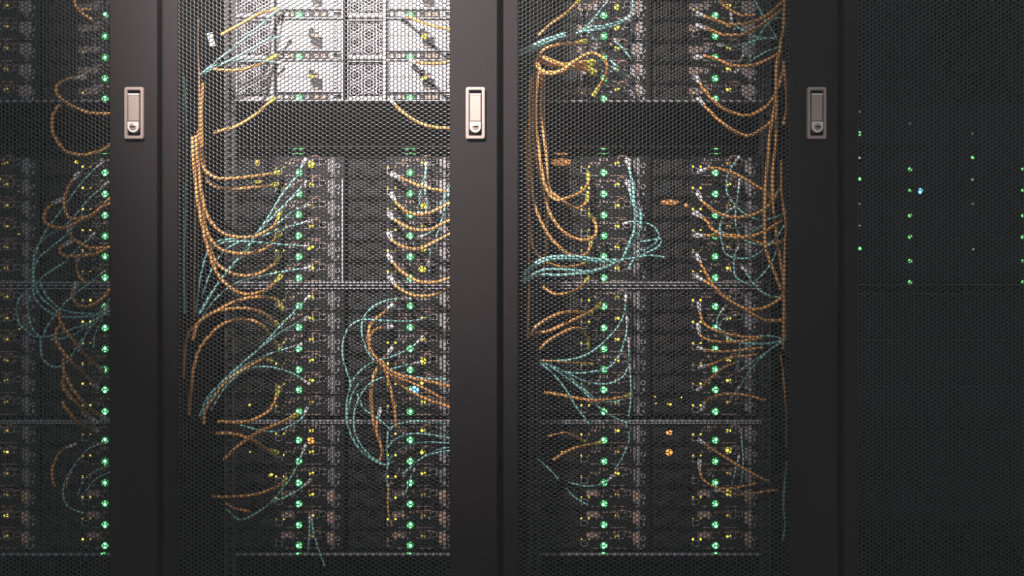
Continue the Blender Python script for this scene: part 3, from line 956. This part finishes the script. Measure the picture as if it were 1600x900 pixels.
Tl(2, 0, 'short double slant above the shelf, upper strand', [(953, 93), (966, 106), (982, 121)], 'e', .0024)
Tl(2, 0, 'short double slant above the shelf, lower strand', [(956, 104), (968, 116), (980, 124)], 'e', .0022)
Tl(2, 0, 'from the highest white plug below the gap', [(980, 250), (986, 275), (990, 300), (993, 330), (991, 360), (984, 378), (974, 402)], 's', .0030)
Tl(2, 0, 'from the second white plug below the gap', [(980, 284), (986, 305), (990, 320), (1000, 330), (1001, 348), (995, 370), (982, 390), (971, 408)], 's', .0030)
Tl(2, 0, 'in a loop reaching past the bundle', [(975, 350), (990, 346), (1010, 349), (1025, 358), (1029, 373), (1015, 386), (995, 394), (976, 404)])
Tl(2, 0, 'in a lower loop reaching past the bundle', [(1000, 378), (1032, 374), (1028, 386), (1008, 396), (990, 406), (982, 420)], 'n')
Tl(2, 0, 'nearly level, sticking out of the bundle', [(1038, 402), (1015, 399), (990, 403), (966, 407)], 'n')
Tl(2, 0, 'in the crossing bundle, uppermost', [(966, 406), (940, 406), (910, 402), (880, 400), (850, 404), (830, 416), (818, 428)], 'n', .0030, .068)
Tl(2, 0, 'in the crossing bundle, second', [(966, 408), (935, 409), (900, 406), (870, 405), (845, 410), (826, 423), (816, 438)], 'n', .0030, .068)
Tl(2, 0, 'in the crossing bundle, third', [(964, 408), (945, 418), (920, 424), (890, 422), (855, 421), (834, 428), (817, 442)], 'n', .0030, .068)
Tl(2, 0, 'in the crossing bundle, lowest', [(964, 411), (930, 424), (900, 428), (870, 430), (845, 429), (820, 436)], 'n', .0030, .068)
Tl(2, 0, 'sweeping highest into the fan point', [(978, 463), (975, 490), (966, 510), (950, 528), (935, 542), (915, 555), (890, 562), (860, 564), (842, 563)])
Tl(2, 0, 'sweeping second into the fan point', [(980, 497), (979, 520), (972, 545), (965, 560), (950, 575), (930, 580), (905, 583), (880, 580), (860, 572), (843, 564)])
Tl(2, 0, 'sweeping third into the fan point', [(982, 530), (983, 560), (976, 585), (960, 597), (940, 600), (915, 596), (890, 585), (865, 575), (844, 566)])
Tl(2, 0, 'sweeping steepest out of the fan point', [(844, 567), (865, 585), (885, 610), (900, 635), (915, 655), (921, 664)], 'n')
Tl(2, 0, 'reaching lowest from the fan point past the orange', [(846, 565), (870, 580), (895, 597), (915, 615), (940, 640), (965, 655), (980, 660)], 'n')
Tl(2, 0, 'running along the level orange one', [(982, 618), (960, 628), (932, 624), (908, 604), (880, 580), (845, 563)])
Tl(2, 0, 'upright beside the fan sweep', [(984, 572), (986, 600), (986, 625), (982, 650)], 's')
Tl(2, 0, 'dim, crossing the lower shelf line', [(978, 660), (983, 685), (974, 712), (960, 735)], 'n', .0015)
Tl(2, 0, 'dim and short near the hinge in the lowest chassis', [(838, 716), (855, 730), (872, 748)], 'n', .0018)
Tl(2, 0, 'dim and bowed under the short dim one', [(958, 743), (945, 754), (920, 760), (888, 754)], 's', .0018)
Tl(2, 0, 'dim and slanting, lowest chassis', [(884, 763), (898, 777), (918, 789)], 'n', .0018)

# third cabinet (2), handle side
O(2, 1, 'coming down from the top edge', [(1118, -8), (1135, 12), (1155, 23), (1178, 24)], 'n')
O(2, 1, 'drooping, first above the gap', [(1090, 22), (1110, 28), (1130, 36), (1150, 38), (1175, 34), (1200, 22), (1224, 2)])
O(2, 1, 'drooping, second above the gap', [(1090, 40), (1110, 47), (1130, 54), (1155, 54), (1175, 48), (1198, 33), (1222, 14)])
O(2, 1, 'drooping, third above the gap', [(1088, 90), (1105, 88), (1125, 95), (1150, 103), (1175, 102), (1200, 93), (1222, 80)])
O(2, 1, 'in a deep bowl across the upper shelf line', [(1088, 121), (1100, 140), (1120, 162), (1145, 176), (1170, 180), (1195, 168), (1210, 150), (1220, 125), (1224, 105)])
O(2, 1, 'in the deepest bowl through the empty gap', [(1092, 155), (1110, 175), (1135, 197), (1165, 212), (1185, 205), (1205, 188), (1212, 150), (1214, 100)])
O(2, 1, 'hanging full height, nearer the servers', [(1227, -8), (1224, 40), (1218, 80), (1213, 105), (1211, 160), (1203, 210), (1197, 280), (1194, 340), (1197, 390), (1208, 420), (1220, 452)], 'n')
O(2, 1, 'hanging full height, second strand', [(1222, 60), (1216, 100), (1214, 160), (1212, 220), (1207, 280), (1210, 340), (1217, 390), (1225, 450), (1227, 530)], 'n', .0032)
O(2, 1, 'hanging against the handle stile, short', [(1224, 96), (1228, 130), (1229, 170), (1224, 196)], 'n', .0032)
O(2, 1, 'hanging against the handle stile, long', [(1221, 250), (1222, 310), (1228, 350), (1226, 400), (1225, 480), (1223, 545)], 'n', .0026)
O(2, 1, 'dim, straight down beside the handle stile', [(1220, 555), (1224, 590), (1228, 640), (1228, 700)], 'n', .0018)
O(2, 1, 'humped from the first port below the gap', [(1093, 268), (1110, 263), (1130, 265), (1155, 275), (1180, 290), (1198, 301), (1210, 314)])
O(2, 1, 'drooping and crossing from the second port', [(1090, 302), (1100, 317), (1120, 332), (1145, 339), (1175, 336), (1200, 322), (1222, 290)])
O(2, 1, 'stepping down from the third port', [(1086, 333), (1102, 343), (1115, 360), (1135, 369), (1160, 371), (1190, 364), (1222, 345)])
O(2, 1, 'nearly level from the fourth port', [(1088, 368), (1120, 368), (1150, 368), (1175, 375), (1200, 382), (1226, 376)])
O(2, 1, 'sweeping over the double shelf, upper one', [(1089, 400), (1102, 425), (1118, 450), (1140, 470), (1165, 482), (1190, 482), (1215, 470), (1232, 448)])
O(2, 1, 'sweeping over the double shelf, lower one', [(1088, 432), (1110, 445), (1135, 467), (1165, 485), (1190, 498), (1212, 501), (1232, 498)])
O(2, 1, 'bending from the first port below the shelf', [(1092, 475), (1095, 495), (1105, 510), (1130, 520), (1160, 526), (1185, 527)], rad=.0028)
O(2, 1, 'bending from the second port below the shelf', [(1091, 508), (1095, 525), (1115, 533), (1150, 534), (1190, 528)], rad=.0028)
O(2, 1, 'level from the third port below the shelf', [(1092, 544), (1120, 549), (1150, 548), (1192, 543)], rad=.0026)
O(2, 1, 'rising gently from the fourth port', [(1094, 574), (1115, 568), (1140, 559), (1182, 554)], rad=.0026)
O(2, 1, 'rising steeply from the fifth port', [(1091, 609), (1110, 592), (1130, 575), (1152, 565)], rad=.0026)
O(2, 1, 'arched above the lower shelf line', [(1097, 640), (1105, 625), (1125, 617), (1155, 616), (1180, 621), (1196, 626)], rad=.0026)
O(2, 1, 'slanting far down in the lowest chassis', [(1093, 688), (1120, 706), (1150, 725), (1180, 742), (1202, 752)], rad=.0026)
O(2, 1, 'bowed from its port in the lowest chassis', [(1093, 721), (1094, 740), (1105, 755), (1125, 763), (1150, 762), (1182, 755)], rad=.0026)
O(2, 1, 'nearly level and dim, lowest chassis', [(1118, 766), (1150, 772), (1180, 770), (1216, 765)], 's', .0022)
Tl(2, 1, 'slanting from the top edge to the tie point', [(1176, -8), (1192, 25), (1205, 45), (1215, 62)], 'n')
Tl(2, 1, 'bending from the uppermost plug', [(1142, 18), (1145, 35), (1160, 48), (1172, 56), (1194, 60)])
Tl(2, 1, 'sagging level into the tie point', [(1123, 70), (1145, 73), (1170, 66), (1195, 60), (1215, 60)])
Tl(2, 1, 'hooking over a second time near the stile', [(1157, 94), (1165, 82), (1180, 66), (1195, 42), (1210, 29), (1224, 30), (1231, 40)])
Tl(2, 1, 'straight, lowest into the tie point', [(1150, 112), (1170, 98), (1195, 82), (1216, 74)])
Tl(2, 1, 'bowing from the highest white plug below the gap', [(1155, 245), (1143, 262), (1136, 278), (1135, 298), (1142, 312), (1150, 322), (1165, 335), (1190, 344), (1215, 338), (1231, 330)])
Tl(2, 1, 'upright from the second plug, then turning out', [(1156, 282), (1152, 310), (1149, 340), (1152, 360), (1160, 371), (1178, 361), (1197, 349)])
Tl(2, 1, 'in a round bowl below the crossing', [(1150, 322), (1132, 335), (1125, 355), (1128, 378), (1133, 395), (1148, 403), (1170, 403), (1190, 392), (1210, 375), (1226, 352)], 's')
Tl(2, 1, 'looping back at the handle stile', [(1122, 362), (1150, 370), (1175, 380), (1200, 383), (1222, 376), (1232, 360), (1229, 338)], 's')
Tl(2, 1, 'in a round bowl above the double shelf line', [(1154, 384), (1148, 400), (1147, 425), (1156, 438), (1175, 442), (1195, 425), (1208, 405), (1216, 382)])
Tl(2, 1, 'slanting across the double shelf line', [(1158, 415), (1170, 432), (1185, 452), (1205, 463), (1222, 464)])
Tl(2, 1, 'bowing down below the double shelf line', [(1134, 478), (1122, 495), (1122, 510), (1132, 522), (1145, 532), (1175, 538), (1210, 536), (1228, 530)])
Tl(2, 1, 'thin, joining the bow from a copper latch', [(1148, 493), (1130, 499), (1123, 512)], 's', .0014)
Tl(2, 1, 'arching over to the lower tie point', [(1170, 533), (1185, 526), (1205, 525), (1227, 531)], 'n')
Tl(2, 1, 'sagging into the lower tie point', [(1140, 530), (1165, 535), (1195, 537), (1227, 531)], 'n')
Tl(2, 1, 'slanting down from the lower tie point, outer', [(1228, 531), (1205, 545), (1188, 560), (1172, 580), (1152, 610)], 'e')
Tl(2, 1, 'slanting down from the lower tie point, inner', [(1226, 533), (1198, 550), (1178, 564), (1156, 580)], 'e')
Tl(2, 1, 'upright under the lower tie point', [(1156, 532), (1156, 555), (1151, 578)], 'e', .0016)
Tl(2, 1, 'hanging alone at the bottom near the stile', [(1232, 715), (1227, 745), (1224, 790), (1227, 820), (1222, 845)], 'n')
Tl(2, 1, 'thin and upright in the lowest chassis', [(1157, 672), (1160, 700), (1161, 730), (1157, 756)], 's', .0015)
Tl(2, 1, 'thin and curved in the lowest chassis', [(1155, 712), (1148, 738), (1144, 757)], 's', .0015)

# paper tag on the strand in the top corner of the lit cabinet
tg = MB().box(-.0055, .0055, -.0004, .0004, -.014, .014, 'paper')
tgo = tg.build('cable_tag', None, at(330, 62, .075))
tgo.rotation_euler = (0, math.radians(-14), 0)
tag(tgo, 'small white paper tag hanging in the upper corner of the lit cabinet', 'tag')

# ---------------------------------------------------------------- haze volume added to lift the dark tones
hz = MB().box(-2.6, 2.6, -2.5, -.02, .001, 2.6, 'paint')
hm = bpy.data.materials.new('tone_lift_haze')
hm.use_nodes = True
nt = hm.node_tree
nt.nodes.remove(nt.nodes['Principled BSDF'])
vsn = nt.nodes.new('ShaderNodeVolumeScatter')
vsn.inputs['Color'].default_value = (1, 1, 1, 1)
vsn.inputs['Density'].default_value = 0.020
nt.links.new(vsn.outputs[0], nt.nodes['Material Output'].inputs['Volume'])
ho = hz.build('haze')
ho.data.materials[0] = hm
ho['kind'] = 'stuff'
tag(ho, 'thin grey haze added to lift the dark tones before the cabinets', 'haze')
